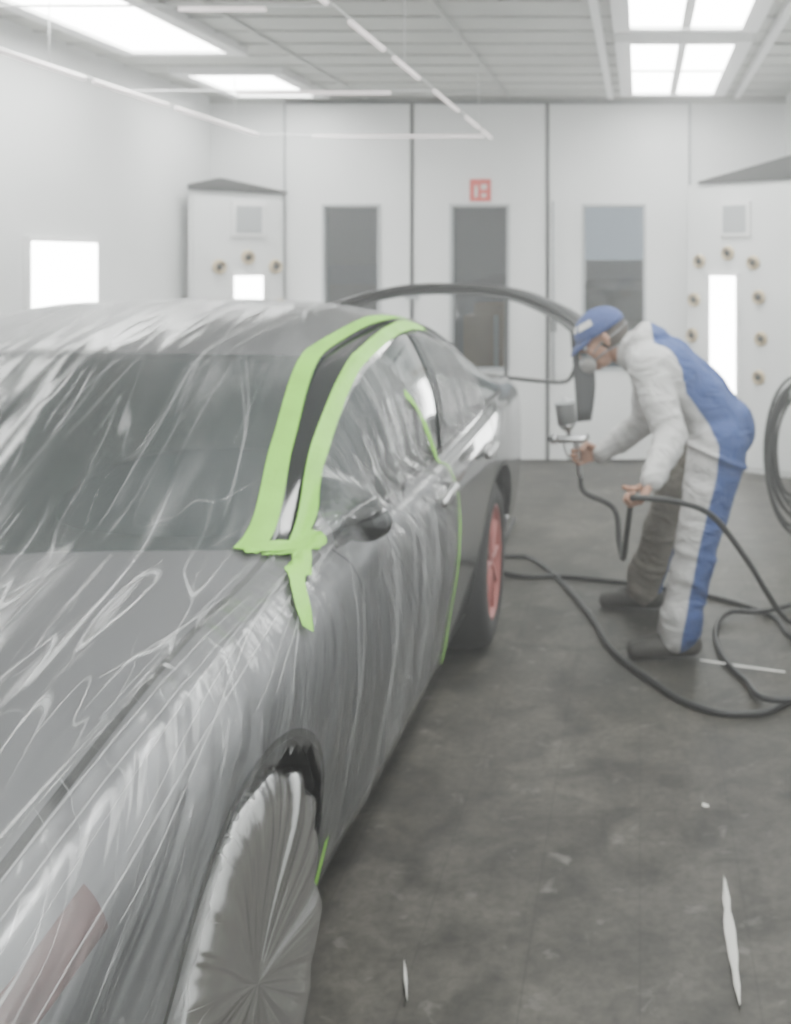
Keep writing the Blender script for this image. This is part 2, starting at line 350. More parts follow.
def Nrm(a,b,side=1):
    e=.02
    b=min(b,11.98)
    pa=P(min(a+e,NS),b,side)-P(max(a-e,0),b,side); pb=P(a,min(b+e,12),side)-P(a,max(b-e,0),side)
    n=pa.cross(pb)*side
    if n.length<1e-12: return Vector((side,0,0))
    return n.normalized()
def a_of(y,b):
    lo,hi=0,NS
    for _ in range(26):
        m=(lo+hi)/2
        if P(m,b).y<y: lo=m
        else: hi=m
    return (lo+hi)/2
def ab_side(y,z):
    a=a_of(y,4); b=4
    for _ in range(6):
        lo,hi=0,8.4
        for _ in range(22):
            m=(lo+hi)/2
            if P(a,m).z<z: lo=m
            else: hi=m
        b=(lo+hi)/2; a=a_of(y,b)
    return a,b
def paint(name,col,rough=.3,metal=.5,cr=.08):
    m=mat(name,col,rough,metal=metal,coat=.7,bump=.03,bscale=3); m.node_tree.nodes['Principled BSDF'].inputs['Coat Roughness'].default_value=cr; return m
M_silver=paint('paint_silver',(.33,.335,.35),.32)
M_primer=paint('paint_gray',(.045,.047,.050),.25,.6,.05)
M_glass=mat('car_glass',(.025,.042,.042),.10,coat=.5,spec=.6)
M_lamp=mat('headlamp_lens',(.20,.13,.13),.15,coat=1)
M_tyre=mat('tyre',(.022,.022,.023),.75)
M_rim=mat('rim_silver',(.55,.55,.57),.35,metal=.6)
M_rimred=mat('rim_red',(.38,.12,.11),.5)
car=empty('car')
AR,BR=18,8
nA,nB=NS*AR,NC*BR
WF,WR=(1.79,.33),(4.32,.33); RA=.385
GB=8.60   # inner edge of the bare A-pillar gap
def build_body():
    verts=[];faces=[];fm=[]
    for side in (1,-1):
        base=len(verts); pts=[[P(i/AR,j/BR,side) for j in range(nB+1)] for i in range(nA+1)]
        def inside(p):
            return any((p.y-w[0])**2+(p.z-w[1])**2<RA*RA for w in (WF,WR))
        ins=[[inside(pts[i][j]) and j<7*BR for j in range(nB+1)] for i in range(nA+1)]
        kept=[]
        for i in range(nA):
            for j in range(nB):
                c=[(i,j),(i+1,j),(i+1,j+1),(i,j+1)]
                if all(ins[x][y] for x,y in c): continue
                kept.append((i,j,c))
        for i in range(nA+1):
            for j in range(nB+1):
                p=pts[i][j].copy()
                if ins[i][j]:
                    w=min((WF,WR),key=lambda w:abs(w[0]-p.y)); d=Vector((p.y-w[0],p.z-w[1]))
                    if d.length>1e-6: d=d.normalized()*RA; p.y=w[0]+d.x; p.z=max(w[1]+d.y,.2)
                verts.append(p)
        for i,j,c in kept:
            f=[base+x*(nB+1)+y for x,y in c]
            if side==-1: f=f[::-1]
            faces.append(tuple(f))
            a=(i+.5)/AR;b=(j+.5)/BR; y=P(a,b).y; m=0
            if b<8.1 and y>3.44 : m=1
            if a>9.9: m=1
            if 6.0<b<8.0 and 3.1<y<4.4 and a<9.2: m=3
            if 4.08<a<5.93 and b>GB: m=2
            if 8.25<a<9.9 and b>9.3: m=2
            if 6.12<b<7.85 and 4.5<a<9.3 and not (3.36<y<3.46) and not(4.18<y<4.23): m=2
            if 7.95<b<GB and 3.95<a<8.0: m=3
            if 1.3<a<2.15 and 4.6<b<5.5: m=4
            if 11.1<a<11.9 and 4.2<b<5.6: m=5
            if a<.6 and 2.0<b<4: m=3
            fm.append(m)
    for idx,rev in ((0,False),(nA,True)):
        ring=[idx*(nB+1)+j for j in range(nB+1)]; off=(nA+1)*(nB+1); ring2=[off+idx*(nB+1)+j for j in range(nB+1)]
        for j in range(nB):
            f=(ring[j],ring[j+1],ring2[j+1],ring2[j]); faces.append(f if not rev else f[::-1]); fm.append(3 if (idx==0 and 3*BR<j<5*BR) or idx!=0 and j<3*BR else (0 if idx==0 else 1))
    return mesh_obj('body',verts,faces,[M_silver,M_primer,M_glass,M_black,M_lamp,M_red],car,True,fm)
build_body()
def filmoff(a,b,side):
    p=P(a,b,side)
    x,y,z=p
    if b<8.2:
        n1=noise.noise(Vector((y*6+z*2.2,z*1.4,3)));n2=noise.noise(Vector((y*15+z*4,z*2.0,8)))
    else:
        n1=noise.noise(Vector((x*6+y*.8,y*1.1,5)));n2=noise.noise(Vector((x*16-y*2,y*1.6,1)))
    o=.008+.006*(1-abs(n1)*3)*.6+.004*n2
    if side==1: # film tented over the mirror
        d=((y-2.42)/.13)**2+((z-.95)/.08)**2
        if b<8: o+=.125*math.exp(-d)*(1 if b<6.9 else (8-b)/1.1)
    return max(o,.004)
def ribbon(mb,path,w,off,mi=0,side=1,film=False,nw=3,ridge=0,taper=False):
    n=len(path); rows=[]
    for i,(a,b) in enumerate(path):
        p=P(a,b,side)
        a0,b0=path[max(i-1,0)];a1,b1=path[min(i+1,n-1)]
        T=(P(a1,b1,side)-P(a0,b0,side)); N=Nrm(a,b,side)
        if T.length<1e-7: T=Vector((0,0,1))
        T.normalize(); L=N.cross(T).normalized()
        e=.01; Pa=(P(a+e,b,side)-P(a-e,b,side))/(2*e); Pb=(P(a,b+e,side)-P(a,b-e,side))/(2*e)
        g11=Pa.dot(Pa);g12=Pa.dot(Pb);g22=Pb.dot(Pb); det=g11*g22-g12*g12+1e-12; ra=Pa.dot(L);rb=Pb.dot(L)
        da=(ra*g22-rb*g12)/det; db=(rb*g11-ra*g12)/det
        ww=w*(math.sin(math.pi*(i+.3)/(n-.4))**.6 if taper else 1)
        row=[]
        for k in range(nw):
            t=(k/(nw-1)-.5)*ww; aa=a+da*t; bb=b+db*t
            q=P(aa,bb,side); o=off+(filmoff(aa,bb,side) if film else 0)+ridge*(1-abs(2*k/(nw-1)-1))
            row.append(q+Nrm(aa,bb,side)*o)
        rows.append(row)
    v=[p for r in rows for p in r]; f=[]
    for i in range(n-1):
        for k in range(nw-1):
            f.append((i*nw+k,i*nw+k+1,(i+1)*nw+k+1,(i+1)*nw+k))
    mb.add(v,f,mi,True)
def lerp_path(pts,n=24):
    pv=[Vector((a,b,0)) for a,b in pts]
    c=crom(pv,n); return [(p.x,p.y) for p in c]
q=MB()
for side in (1,-1):
    for yy,b0,b1 in ((2.38,.9,6.0),(3.42,.9,6.0),(4.20,3.6,6.0)):
        ribbon(q,[(a_of(yy,b0+(b1-b0)*t/30),b0+(b1-b0)*t/30) for t in range(31)],.007,.0015,0,side)
    ribbon(q,[(a_of(2.38+(3.9-2.38)*t/40,.85),.85) for t in range(41)],.008,.0015,0,side)
    ribbon(q,lerp_path([(1.4,7.6),(2.5,8.0),(3.96,8.6)],14),.014,.0015,0,side)
    ribbon(q,lerp_path([(4.4,6.03),(6,6.05),(8,6.03),(9.35,6.05)],14),.018,.003,0,side)
    ribbon(q,lerp_path([(7.2,7.95),(8,7.95),(9.2,7.93),(9.45,6.9),(9.4,6.1)],10),.016,.003,0,side)
    for (ya,za) in (WF,WR):   # arch lips
        pp=[]
        for t in range(31):
            an=math.radians(-8+196*t/30); z=za+(RA+.006)*math.sin(an)
            if z>.24: pp.append(ab_side(ya+(RA+.006)*math.cos(an),z))
        ribbon(q,pp,.014,.002,0,side)
q.obj('panel_gaps',M_dark,car)
for nm,yy in (('handle_front',3.25),('handle_rear',4.02)):
    q=MB()
    for side in (1,-1):
        a,b=ab_side(yy,.83); c=P(a,b,side)+Vector((side*.02,0,0)); q.cone(c-Vector((0,.09,0)),.013,c+Vector((0,.09,.01)),.015)
        q.ell(c-Vector((side*.02,0,0)),(.012,.06,.03))
    q.obj(nm,M_metal,car)
q=MB()
for side in (1,-1):
    c=Vector((CX+side*.855,2.42,.95)); q.ell(c,(.055,.032,.042)); q.ell(c+Vector((side*.02,.02,.0)),(.04,.028,.038)); q.cone(c-Vector((side*.04,-.01,.02)),.022,c-Vector((side*.09,-.03,.05)),.025)
q.obj('mirror',M_primer,car,voxel=.006,smooth_it=3)
def wheel(name,w,side,rimm,u0=.62):
    y=w[0]; q=MB(); c=Vector((CX+skew(y)+side*u0,y,.33)); ax=Vector((side,0,0))
    q.lathe(c,ax,[(0,.21),(.0,.29),(.015,.32),(.05,.33),(.16,.33),(.195,.32),(.21,.29),(.212,.235),(.2,.225)],0,48,caps=False)
    q.lathe(c,ax,[(.02,.215),(.19,.225),(.205,.228),(.205,.215),(.17,.205),(.05,.2)],1,48,caps=False)
    q.lathe(c,ax,[(.10,.20),(.11,.02)],2,32)
    q.lathe(c,ax,[(.12,.06),(.19,.055),(.195,.03)],1,24)
    for k in range(10):
        an=2*math.pi*k/10; d=Vector((0,math.cos(an),math.sin(an)))
        q.cone(c+ax*.18+d*.05,.020,c+ax*.185+d*.21,.013,1,8)
    q.obj(name,[M_tyre,rimm,M_dark],car)
wheel('wheel_front_left',WF,1,M_rim);wheel('wheel_rear_left',WR,1,M_rimred,.64);wheel('wheel_front_right',WF,-1,M_rim);wheel('wheel_rear_right',WR,-1,M_rimred,.64)
q=MB()
for w in (WF,WR):
    cx=CX+skew(w[0])
    for side in (1,-1):
        n=28; v=[];f=[]
        for i in range(n+1):
            an=-.35+(math.pi+.7)*i/n
            zz=max(w[1]+RA*math.sin(an),.2); uo=.76+min(max((zz-.2)/.3,0),1)*.085
            for u in (uo,uo-.02,.56):
                rr=RA if u>uo-.01 else RA+.004
                v.append((cx+side*u,w[0]+rr*math.cos(an),max(w[1]+rr*math.sin(an),.2)))
            v.append((cx+side*.56,w[0],w[1]))
        for i in range(n):
            for k in range(3): f.append((4*i+k,4*i+4+k,4*i+5+k,4*i+1+k))
        q.add(v,f,0)
q.box((CX-.53,1.0,.17),(CX+.56,5.3,.24),0)
for side in (1,-1):
    x0,x1=sorted((CX+.01+side*.54,CX+.01+side*.77)); q.box((x0,2.19,.19),(x1,3.92,.24),0)
q.obj('underbody',M_dark,car)

# ---------------------------------------------------------------- film
def film_mat(name,base_lo,base_hi,lw):
    m=D.materials.new(name); m.use_nodes=True; nt=m.node_tree; L=nt.links.new; nt.nodes.remove(nt.nodes['Principled BSDF'])
    uv=nt.nodes.new('ShaderNodeUVMap')
    def math_(op,a,b=None):
        n=nt.nodes.new('ShaderNodeMath'); n.operation=op
        for i,x in enumerate((a,b)):
            if x is None: continue
            if isinstance(x,(int,float)): n.inputs[i].default_value=x
            else: L(x,n.inputs[i])
        return n.outputs[0]
    def nz(sx,sy,dist,seed,det=2):
        mp=nt.nodes.new('ShaderNodeMapping'); mp.inputs['Scale'].default_value=(sx,sy,1); mp.inputs['Location'].default_value=(seed,seed*2,0)
        n=nt.nodes.new('ShaderNodeTexNoise'); n.inputs['Scale'].default_value=1; n.inputs['Detail'].default_value=det; n.inputs['Distortion'].default_value=dist
        L(uv.outputs[0],mp.inputs[0]); L(mp.outputs[0],n.inputs['Vector']); return n.outputs['Fac']
    def mr(v,a,b,c=0,d=1):
        n=nt.nodes.new('ShaderNodeMapRange'); n.inputs['From Min'].default_value=a; n.inputs['From Max'].default_value=b; n.inputs['To Min'].default_value=c; n.inputs['To Max'].default_value=d; n.interpolation_type='SMOOTHSTEP'; L(v,n.inputs['Value']); return n.outputs[0]
    def lines(sx,sy,w,seed,dist=.5):
        n=nz(sx,sy,dist,seed,1); d=math_('ABSOLUTE',math_('SUBTRACT',n,.5)); l=mr(d,0,w,1,0)
        msk=mr(nz(sx*.35,sy*1.2,.2,seed+7),.44,.64); return math_('MULTIPLY',l,msk),n
    l1,a1=lines(9,1.1,.010,1); l2,a2=lines(16,1.6,.013,13,.6); l3,a3=lines(5,2.0,.006,29,.8)
    soft=mr(nz(24,2.0,.6,3,3),.5,.82)
    cloud=mr(nz(2.5,1.1,.8,9,3),.40,.75)
    ln=math_('MAXIMUM',math_('MAXIMUM',l1,math_('MULTIPLY',l2,.75)),math_('MULTIPLY',l3,.6))
    t=math_('ADD',math_('MULTIPLY',ln,lw),math_('ADD',math_('MULTIPLY',soft,.15),math_('MULTIPLY',cloud,.18)))
    fac=mr(t,0,.8,base_lo,base_hi)
    h=math_('ADD',math_('ADD',math_('MULTIPLY',a1,1.6),a2),math_('MULTIPLY',ln,.08))
    bp=nt.nodes.new('ShaderNodeBump'); bp.inputs['Strength'].default_value=.28; bp.inputs['Distance'].default_value=.035; L(h,bp.inputs['Height'])
    tr=nt.nodes.new('ShaderNodeBsdfTransparent'); tr.inputs['Color'].default_value=(.98,.98,.98,1)
    df=nt.nodes.new('ShaderNodeBsdfPrincipled'); df.inputs['Base Color'].default_value=(.88,.89,.90,1); df.inputs['Roughness'].default_value=.4
    gl=nt.nodes.new('ShaderNodeBsdfGlossy'); gl.inputs['Roughness'].default_value=.22
    L(bp.outputs[0],gl.inputs['Normal']); L(bp.outputs[0],df.inputs['Normal'])
    fz=nt.nodes.new('ShaderNodeFresnel'); fz.inputs['IOR'].default_value=1.48; L(bp.outputs[0],fz.inputs['Normal'])
    m1=nt.nodes.new('ShaderNodeMixShader'); m2=nt.nodes.new('ShaderNodeMixShader')
    L(fac,m1.inputs[0]); L(tr.outputs[0],m1.inputs[1]); L(df.outputs[0],m1.inputs[2])
    L(fz.outputs[0],m2.inputs[0]); L(m1.outputs[0],m2.inputs[1]); L(gl.outputs[0],m2.inputs[2])
    L(m2.outputs[0],nt.nodes['Material Output'].inputs[0]); return m
M_film=film_mat('masking_film',.05,.75,.38)
M_bag=film_mat('wheel_bag_film',.50,1,.5)
def fold_mat():
    m=D.materials.new('film_fold'); m.use_nodes=True; nt=m.node_tree; b=nt.nodes['Principled BSDF']
    b.inputs['Base Color'].default_value=(.92,.93,.94,1); b.inputs['Roughness'].default_value=.3; b.inputs['Alpha'].default_value=.22
    return m
M_fold=fold_mat()
def film_in(a,b,side):
    p=P(a,b); y=p.y
    if b<.5: return False
    if a<.15: return False
    if 8.12<b<GB and 3.97<a<7.6: return False
    if b<6 and (y-WF[0])**2+(p.z-WF[1])**2<(RA-.02)**2: return False
    if b<8.6:
        if b<6.0: return y<3.42
        lim=3.42-(b-6)*.17
        return y<lim or (6.0<b<8.0 and 3.46<y<4.25 and side==1)
    return a<9.9
film=empty('masking_film')
def build_film():
    verts=[];faces=[];uvs=[];idx={}
    for side in (1,-1):
        for i in range(nA):
            for j in range(nB):
                a=(i+.5)/AR;b=(j+.5)/BR
                if not film_in(a,b,side): continue
                f=[]
                for x,y in ((i,j),(i+1,j),(i+1,j+1),(i,j+1)):
                    k=(side,x,y)
                    if y==nB: k=(0,x,y)
                    if k not in idx:
                        idx[k]=len(verts); aa,bb=x/AR,y/BR
                        p=P(aa,bb,side); nn=Nrm(aa,bb,side)
                        verts.append(p+nn*filmoff(aa,bb,side))
                        ya,za=p.y,p.z
                        if bb<=8.2:
                            dy=ya-2.3; dz=max(1.25-za,.25); uvs.append((dy/dz*.62+3*side,math.hypot(dy,dz)))
                        else: uvs.append((p.x*1.0+.12*p.y,p.y))
                    f.append(idx[k])
                faces.append(tuple(f if side==1 else f[::-1]))
    o=mesh_obj('sheet',verts,faces,M_film,film,True)
    ul=o.data.uv_layers.new(name='UVMap')
    for lp in o.data.loops: ul.data[lp.index].uv=uvs[lp.vertex_index]
build_film()
# loose bags over the front wheels
for side in (1,-1):
    cx=CX+skew(WF[0]); verts=[];faces=[];uvs=[]; nr,na=14,72
    for i in range(nr+1):
        r=i/nr
        for k in range(na):
            an=2*math.pi*k/na
            wr=noise.noise(Vector((3*math.cos(an)*2.2,3*math.sin(an)*2.2,side)))*.020*r+noise.noise(Vector((9*math.cos(an),9*math.sin(an),r*2)))*.010*r
            rad=.335*math.sin(min(r*1.15,1)*math.pi/2) if r<.87 else .337
            out=.868-.012*math.cos(r*math.pi*2)-.02*r if r<.8 else .846-(r-.8)/.2*.12
            zz=.335+rad*math.sin(an)*(1+wr)
            verts.append((cx+side*(out+wr),WF[0]+rad*math.cos(an)*(1+wr),max(zz,.006))); uvs.append((an*.42,r*.5))
    for i in range(nr):
        for k in range(na):
            l=(k+1)%na; f=(i*na+k,i*na+l,(i+1)*na+l,(i+1)*na+k); faces.append(f if side==1 else f[::-1])
    o=mesh_obj('wheel_bag',verts,faces,M_bag,film,True); ul=o.data.uv_layers.new(name='UVMap')
    for lp in o.data.loops: ul.data[lp.index].uv=uvs[lp.vertex_index]
q=MB(); R=random.uniform
def fold(pts,w,side=1):
    pp=[(a+R(-.03,.03),b+R(-.05,.05)) for a,b in pts]
    ribbon(q,lerp_path(pp,9),w,.002,0,side,True,3,.002,True)
W0,W1=.0015,.004
for k in range(14): # windscreen
    side=1 if k<11 else -1
    b=R(8.9,12); a1=R(5.6,7.4); a0=R(4.0,5.2); d=R(-.3,.5)
    fold([(a1,min(b+d,12)),((a1+a0)/2,min(b+d*.3+R(-.12,.12),12)),(a0,b)],R(W0,W1),side)
for k in range(10): # hood
    side=1 if k<7 else -1
    b=R(6.5,12); a1=R(3.3,4.0); a0=R(1.0,3.2); d=R(-.6,.6)
    fold([(a1,b),((a1+a0)/2,min(b+d*.4,12)),(a0,max(min(b+d,12),5))],R(W0,W1),side)
for k in range(24): # doors
    side=1 if k<19 else -1
    a1=R(4.3,6.6); a0=min(a1+R(-.2,.7),7.0); b1=R(4.5,6.3); b0=R(.7,3)
    fold([(a1,b1),((a1+a0)/2+R(-.08,.08),(b1+b0)/2),(a0,b0)],R(W0,.006),side)
for k in range(12): # side glass
    a1=R(5.2,6.6); b1=7.7; b0=R(4.5,6.6); a0=a1+R(-.7,.2)
    fold([(a1,b1),((a1+a0)/2,(b1+b0)/2),(a0,b0)],R(W0,W1),1)
for k in range(12): # fan from pillar foot
    side=1 if k<9 else -1
    a1=R(4.0,4.4); b1=R(5.5,7.0); a0=R(1.0,4.0); b0=R(4.2,5.8)
    fold([(a1,b1),((a1+a0)/2+R(.0,.2),(b1+b0)/2+R(.1,.5)),(a0,b0)],R(W0,.004),side)
for k in range(9): # roof
    b=R(9.3,12); a0=R(6.2,7); a1=R(7.5,9); fold([(a0,b),((a0+a1)/2,min(b+R(-.3,.3),12)),(a1,min(b+R(-.6,.6),12))],R(W0,W1),1)
q.obj('folds',M_fold,film)
# ---------------------------------------------------------------- tape
M_tape=mat('green_tape',(.27,.68,.07),.55,noise_amt=.12,nscale=12,bump=.15,bscale=60)
q=MB()
ribbon(q,lerp_path([(3.95,8.9),(4.4,8.86),(5,8.80),(6,8.78),(6.6,8.78),(7.2,8.72),(7.6,8.6)],16),.050,.006,0,1,True,5)
ribbon(q,lerp_path([(3.90,7.8),(4.1,8.02),(4.5,8.08),(5,8.08),(6,8.08),(6.6,8.12),(7.2,8.18),(7.6,8.25)],16),.036,.006,0,1,True,5)
ribbon(q,lerp_path([(3.96,8.95),(4.0,8.5),(3.99,7.9),(3.93,7.1),(3.84,6.3)],14),.032,.008,0,1,True,5)
ribbon(q,lerp_path([(4.15,8.05),(4.02,7.5),(3.88,6.7),(3.74,5.8),(3.62,4.9)],14),.032,.011,0,1,True,5)
q.obj('masking_tape',M_tape)
tape=D.objects['masking_tape']
q=MB()
ribbon(q,lerp_path([ab_side(3.10,1.16),ab_side(3.26,1.02),ab_side(3.36,.90),ab_side(3.39,.75),ab_side(3.42,.5),ab_side(3.42,.26)],12),.024,.005,0,1,True,4)
ribbon(q,lerp_path([ab_side(2.20,.36),ab_side(2.20,.28),ab_side(2.22,.22)],5),.03,.006,0,1,True,4)
q.obj('door_strips',M_tape,tape)

# ---------------------------------------------------------------- bumper on stand
bp=empty('bumper_cover')
q=MB()
path=crom([(-1.95,5.9,1.12),(-1.75,6.05,1.26),(-1.4,6.15,1.36),(-1.05,6.15,1.375),(-.75,6.0,1.35),(-.5,5.75,1.27),(-.36,5.5,1.20),(-.31,5.35,1.15)],10)
v=[];f=[];n=len(path);prof=[(0,-.03),(-.05,-.035),(-.10,-.01),(-.12,.02),(-.10,.045),(-.05,.05),(0,.04),(-.05,.03),(-.09,.02),(-.05,-.01)]
for i,p in enumerate(path):
    t=(path[min(i+1,n-1)]-path[max(i-1,0)]); t.z=0; t.normalize(); o=Vector((-t.y,t.x,0))
    for (u,w) in prof: v.append(p+o*u*-1+Vector((0,0,w*.8)))
m=len(prof)
for i in range(n-1):
    for k in range(m): l=(k+1)%m; f.append((i*m+k,i*m+l,(i+1)*m+l,(i+1)*m+k))
f+= [tuple(range(m)),tuple((n-1)*m+k for k in range(m))[::-1]]
q.add(v,f,0,True)
def wing(x,y,s):
    v=[];f=[]
    for i in range(9):
        t=i/8; z=1.20-.46*t; wdt=.05+.03*math.sin(math.pi*t)
        for k in range(4):
            v.append((x+s*(.035*t+ .02*math.sin(3*t)) + (k/3-.5)*wdt*1.3, y+.05*(k/3)+.03*math.sin(4*t),z-(k/3)*.02*(1-t)))
    for i in range(8):
        for k in range(3): f.append((i*4+k,i*4+k+1,i*4+5+k,i*4+4+k))
    q.add(v,f,0,True)
wing(-.32,5.35,1); wing(-1.95,5.9,-1)
o=q.obj('skin',mat('bumper_black',(.018,.02,.022),.35),bp); sd=o.modifiers.new('s','SOLIDIFY'); sd.thickness=.006
q=MB()
q.tube([(-.75,5.98,1.34),(-.75,5.95,.03)],.012); q.tube([(-1.75,5.98,1.26),(-1.75,5.95,.03)],.012)
q.tube(crom([(-.80,5.95,.90),(-.55,5.9,.88),(-.40,5.7,.90),(-.34,5.5,.98),(-.31,5.4,1.08)],8),.011)
q.tube([(-1.75,5.95,.88),(-.75,5.95,.88)],.012); q.tube([(-1.75,5.95,.15),(-.75,5.95,.15)],.014)
for x in (-.75,-1.75): q.tube([(x,5.7,.02),(x,6.3,.02)],.018)
q.obj('stand',M_dark,bp)

# ---------------------------------------------------------------- painter
man=empty('painter')
def suit_mat():
    m=D.materials.new('coverall_fabric'); m.use_nodes=True; nt=m.node_tree; L=nt.links.new; b=nt.nodes['Principled BSDF']; b.inputs['Roughness'].default_value=.8
    tc=nt.nodes.new('ShaderNodeTexCoord')
    n=nt.nodes.new('ShaderNodeTexNoise'); n.inputs['Scale'].default_value=7; n.inputs['Detail'].default_value=4; n.inputs['Distortion'].default_value=1.0; L(tc.outputs['Object'],n.inputs['Vector'])
    def two(c1,c2):
        x=nt.nodes.new('ShaderNodeMix'); x.data_type='RGBA'; x.inputs['A'].default_value=(*c1,1); x.inputs['B'].default_value=(*c2,1); L(n.outputs['Fac'],x.inputs['Factor']); return x.outputs['Result']
    def att(nm):
        a=nt.nodes.new('ShaderNodeAttribute'); a.attribute_name=nm; r=nt.nodes.new('ShaderNodeMapRange'); r.inputs['From Min'].default_value=-.003; r.inputs['From Max'].default_value=.003; L(a.outputs['Fac'],r.inputs['Value']); return r.outputs[0]
    w=two((.60,.59,.58),(.42,.42,.42)); bl=two((.045,.09,.27),(.028,.06,.19)); g=two((.24,.215,.18),(.16,.15,.13))
    m1=nt.nodes.new('ShaderNodeMix'); m1.data_type='RGBA'; L(att('khaki_shade'),m1.inputs['Factor']); L(w,m1.inputs['A']); L(g,m1.inputs['B'])
    m2=nt.nodes.new('ShaderNodeMix'); m2.data_type='RGBA'; L(att('blue'),m2.inputs['Factor']); L(m1.outputs['Result'],m2.inputs['A']); L(bl,m2.inputs['B']); L(m2.outputs['Result'],b.inputs['Base Color'])
    mp=nt.nodes.new('ShaderNodeMapping'); mp.inputs['Scale'].default_value=(1,1,1.5); L(tc.outputs['Object'],mp.inputs[0])
    n2=nt.nodes.new('ShaderNodeTexNoise'); n2.inputs['Scale'].default_value=8; n2.inputs['Detail'].default_value=2; n2.inputs['Distortion'].default_value=1.2; L(mp.outputs[0],n2.inputs['Vector'])
    bp=nt.nodes.new('ShaderNodeBump'); bp.inputs['Strength'].default_value=.6; bp.inputs['Distance'].default_value=.035; L(n2.outputs['Fac'],bp.inputs['Height']); L(bp.outputs[0],b.inputs['Normal'])
    return m
M_suit=suit_mat()
M_skin=mat('skin',(.46,.25,.17),.55,noise_amt=.12,nscale=30); M_hair=mat('hair',(.09,.075,.065),.8,bump=.6,bscale=150)
M_cap=mat('cap_blue',(.03,.06,.20),.75,bump=.3,bscale=60); M_mask=mat('respirator_gray',(.22,.23,.24),.5); M_shoe=mat('boot',(.04,.037,.033),.6,bump=.3,bscale=25)
Y0=4.42
pel=Vector((.335,Y0,.85)); wst=Vector((.24,Y0,.98)); chs=Vector((.10,Y0,1.10)); nk=Vector((-.02,Y0,1.17))
shN=Vector((.035,4.24,1.12)); shF=Vector((.035,4.60,1.12))
elN=Vector((.12,4.12,.865)); wrN=Vector((.045,3.95,.735)); elF=Vector((.03,4.71,.845)); wrF=Vector((-.165,4.62,.715))
hiN=Vector((.32,4.31,.82)); knN=Vector((.235,4.23,.46)); anN=Vector((.15,4.16,.11)); hiF=Vector((.31,4.53,.82)); knF=Vector((.13,4.65,.46)); anF=Vector((.02,4.74,.11))
q=MB()
for dy,r in ((-.08,.118),(0,.135),(.08,.118)):
    d=Vector((0,dy,0)); q.cone(pel+d,r,wst+d*.9,r*.98); q.cone(wst+d*.9,r*.98,chs+d*1.15,r*1.06)
q.cone(chs,.135,nk,.09); q.cone(shN,.082,nk+Vector((.03,-.03,0)),.085); q.cone(shF,.082,nk+Vector((.03,.03,0)),.085)
q.cone(chs+Vector((0,-.1,0)),.12,shN,.085); q.cone(chs+Vector((0,.1,0)),.12,shF,.085)
q.cone(shN,.08,elN,.064); q.cone(elN,.064,wrN,.046); q.cone(shF,.08,elF,.064); q.cone(elF,.064,wrF,.046)
q.cone(wrN+(elN-wrN)*.18,.052,wrN+(elN-wrN)*.05,.044); q.cone(wrF+(elF-wrF)*.18,.052,wrF+(elF-wrF)*.05,.044)
q.cone(hiN,.125,knN,.09); q.cone(knN,.09,anN,.075); q.cone(hiF,.125,knF,.09); q.cone(knF,.09,anF,.075)
q.cone(anN+Vector((.01,0,.05)),.088,anN+Vector((0,0,-.02)),.08); q.cone(anF+Vector((.01,0,.05)),.088,anF+Vector((0,0,-.02)),.08)
q.ell((.385,4.36,.86),(.09,.10,.115)); q.ell((.385,4.48,.86),(.09,.10,.115))
for k in range(14):
    an=2*math.pi*k/14; q.ell((.0+.035*math.cos(an),Y0+.09*math.sin(an),1.225+.035*math.cos(an)),(.045,.045,.035))
q.ell((.05,Y0,1.235),(.075,.09,.045))
for (a,b,c,r) in ((hiN,knN,.85,.095),(hiN,knN,.6,.102),(knN,anN,.2,.090),(knN,anN,.5,.088),(knN,anN,.75,.088),(knN,anN,.92,.09),(hiF,knF,.85,.095),(knF,anF,.3,.09),(knF,anF,.7,.088),(shN,elN,.55,.074),(shN,elN,.8,.070),(elN,wrN,.2,.064),(elN,wrN,.5,.060),(elN,wrN,.8,.054),(shF,elF,.8,.072),(elF,wrF,.3,.062),(elF,wrF,.65,.056),(hiN,knN,.15,.133),(pel,wst,.8,.14)):
    p=a+(b-a)*c; ax=(b-a).normalized(); Mx=ax.to_track_quat('Z','Y').to_matrix() @ Matrix.Rotation(R(-.5,.5),3,'X')@ Matrix.Rotation(R(-.3,.3),3,'Y'); q.ell(p,(r*1.06,r*1.06,.022),0,Mx)
def segd(p,a,b):
    t=max(0,min(1,(p-a).dot(b-a)/(b-a).length_squared)); return (p-(a+(b-a)*t)),t
def bodyatt(c):
    c=Vector(c); best=None
    segs=[('t',pel,wst,.15),('t',wst,chs,.16),('t',chs,nk,.14),('a',shN,elN,.075),('a',elN,wrN,.055),('a',shF,elF,.075),('a',elF,wrF,.055),('ln',hiN,knN,.105),('ln',knN,anN,.085),('lf',hiF,knF,.105),('lf',knF,anF,.085)]
    for k,a,b,r in segs:
        d,t=segd(c,a,b); dd=d.length-r
        if best is None or dd<best[0]: best=(dd,k,d,t)
    _,k,d,t=best
    zs=[(.0,.150),(.11,.160),(.46,.235),(.70,.30),(.82,.31),(.90,.27),(1.0,.20),(1.10,.12),(1.20,.055),(1.4,.03)]
    x0=zs[-1][1]
    for (za,xa),(zb,xb) in zip(zs,zs[1:]):
        if za<=c.z<=zb: x0=xa+(xb-xa)*(c.z-za)/(zb-za); break
    if k=='a': return (-.02,-.02)
    if k=='lf': return (d.x-.06,.02)  # far leg khaki, with its shadow put into the colour
    return (c.x-x0,-.02)
o=q.obj('coverall',[M_suit],man,voxel=.009,smooth_it=4)
me=o.data; A1=me.attributes.new('blue','FLOAT','POINT'); A2=me.attributes.new('khaki_shade','FLOAT','POINT')
bl=[];gr=[]
for v in me.vertices:
    b_,g_=bodyatt(v.co); bl.append(b_);gr.append(g_)
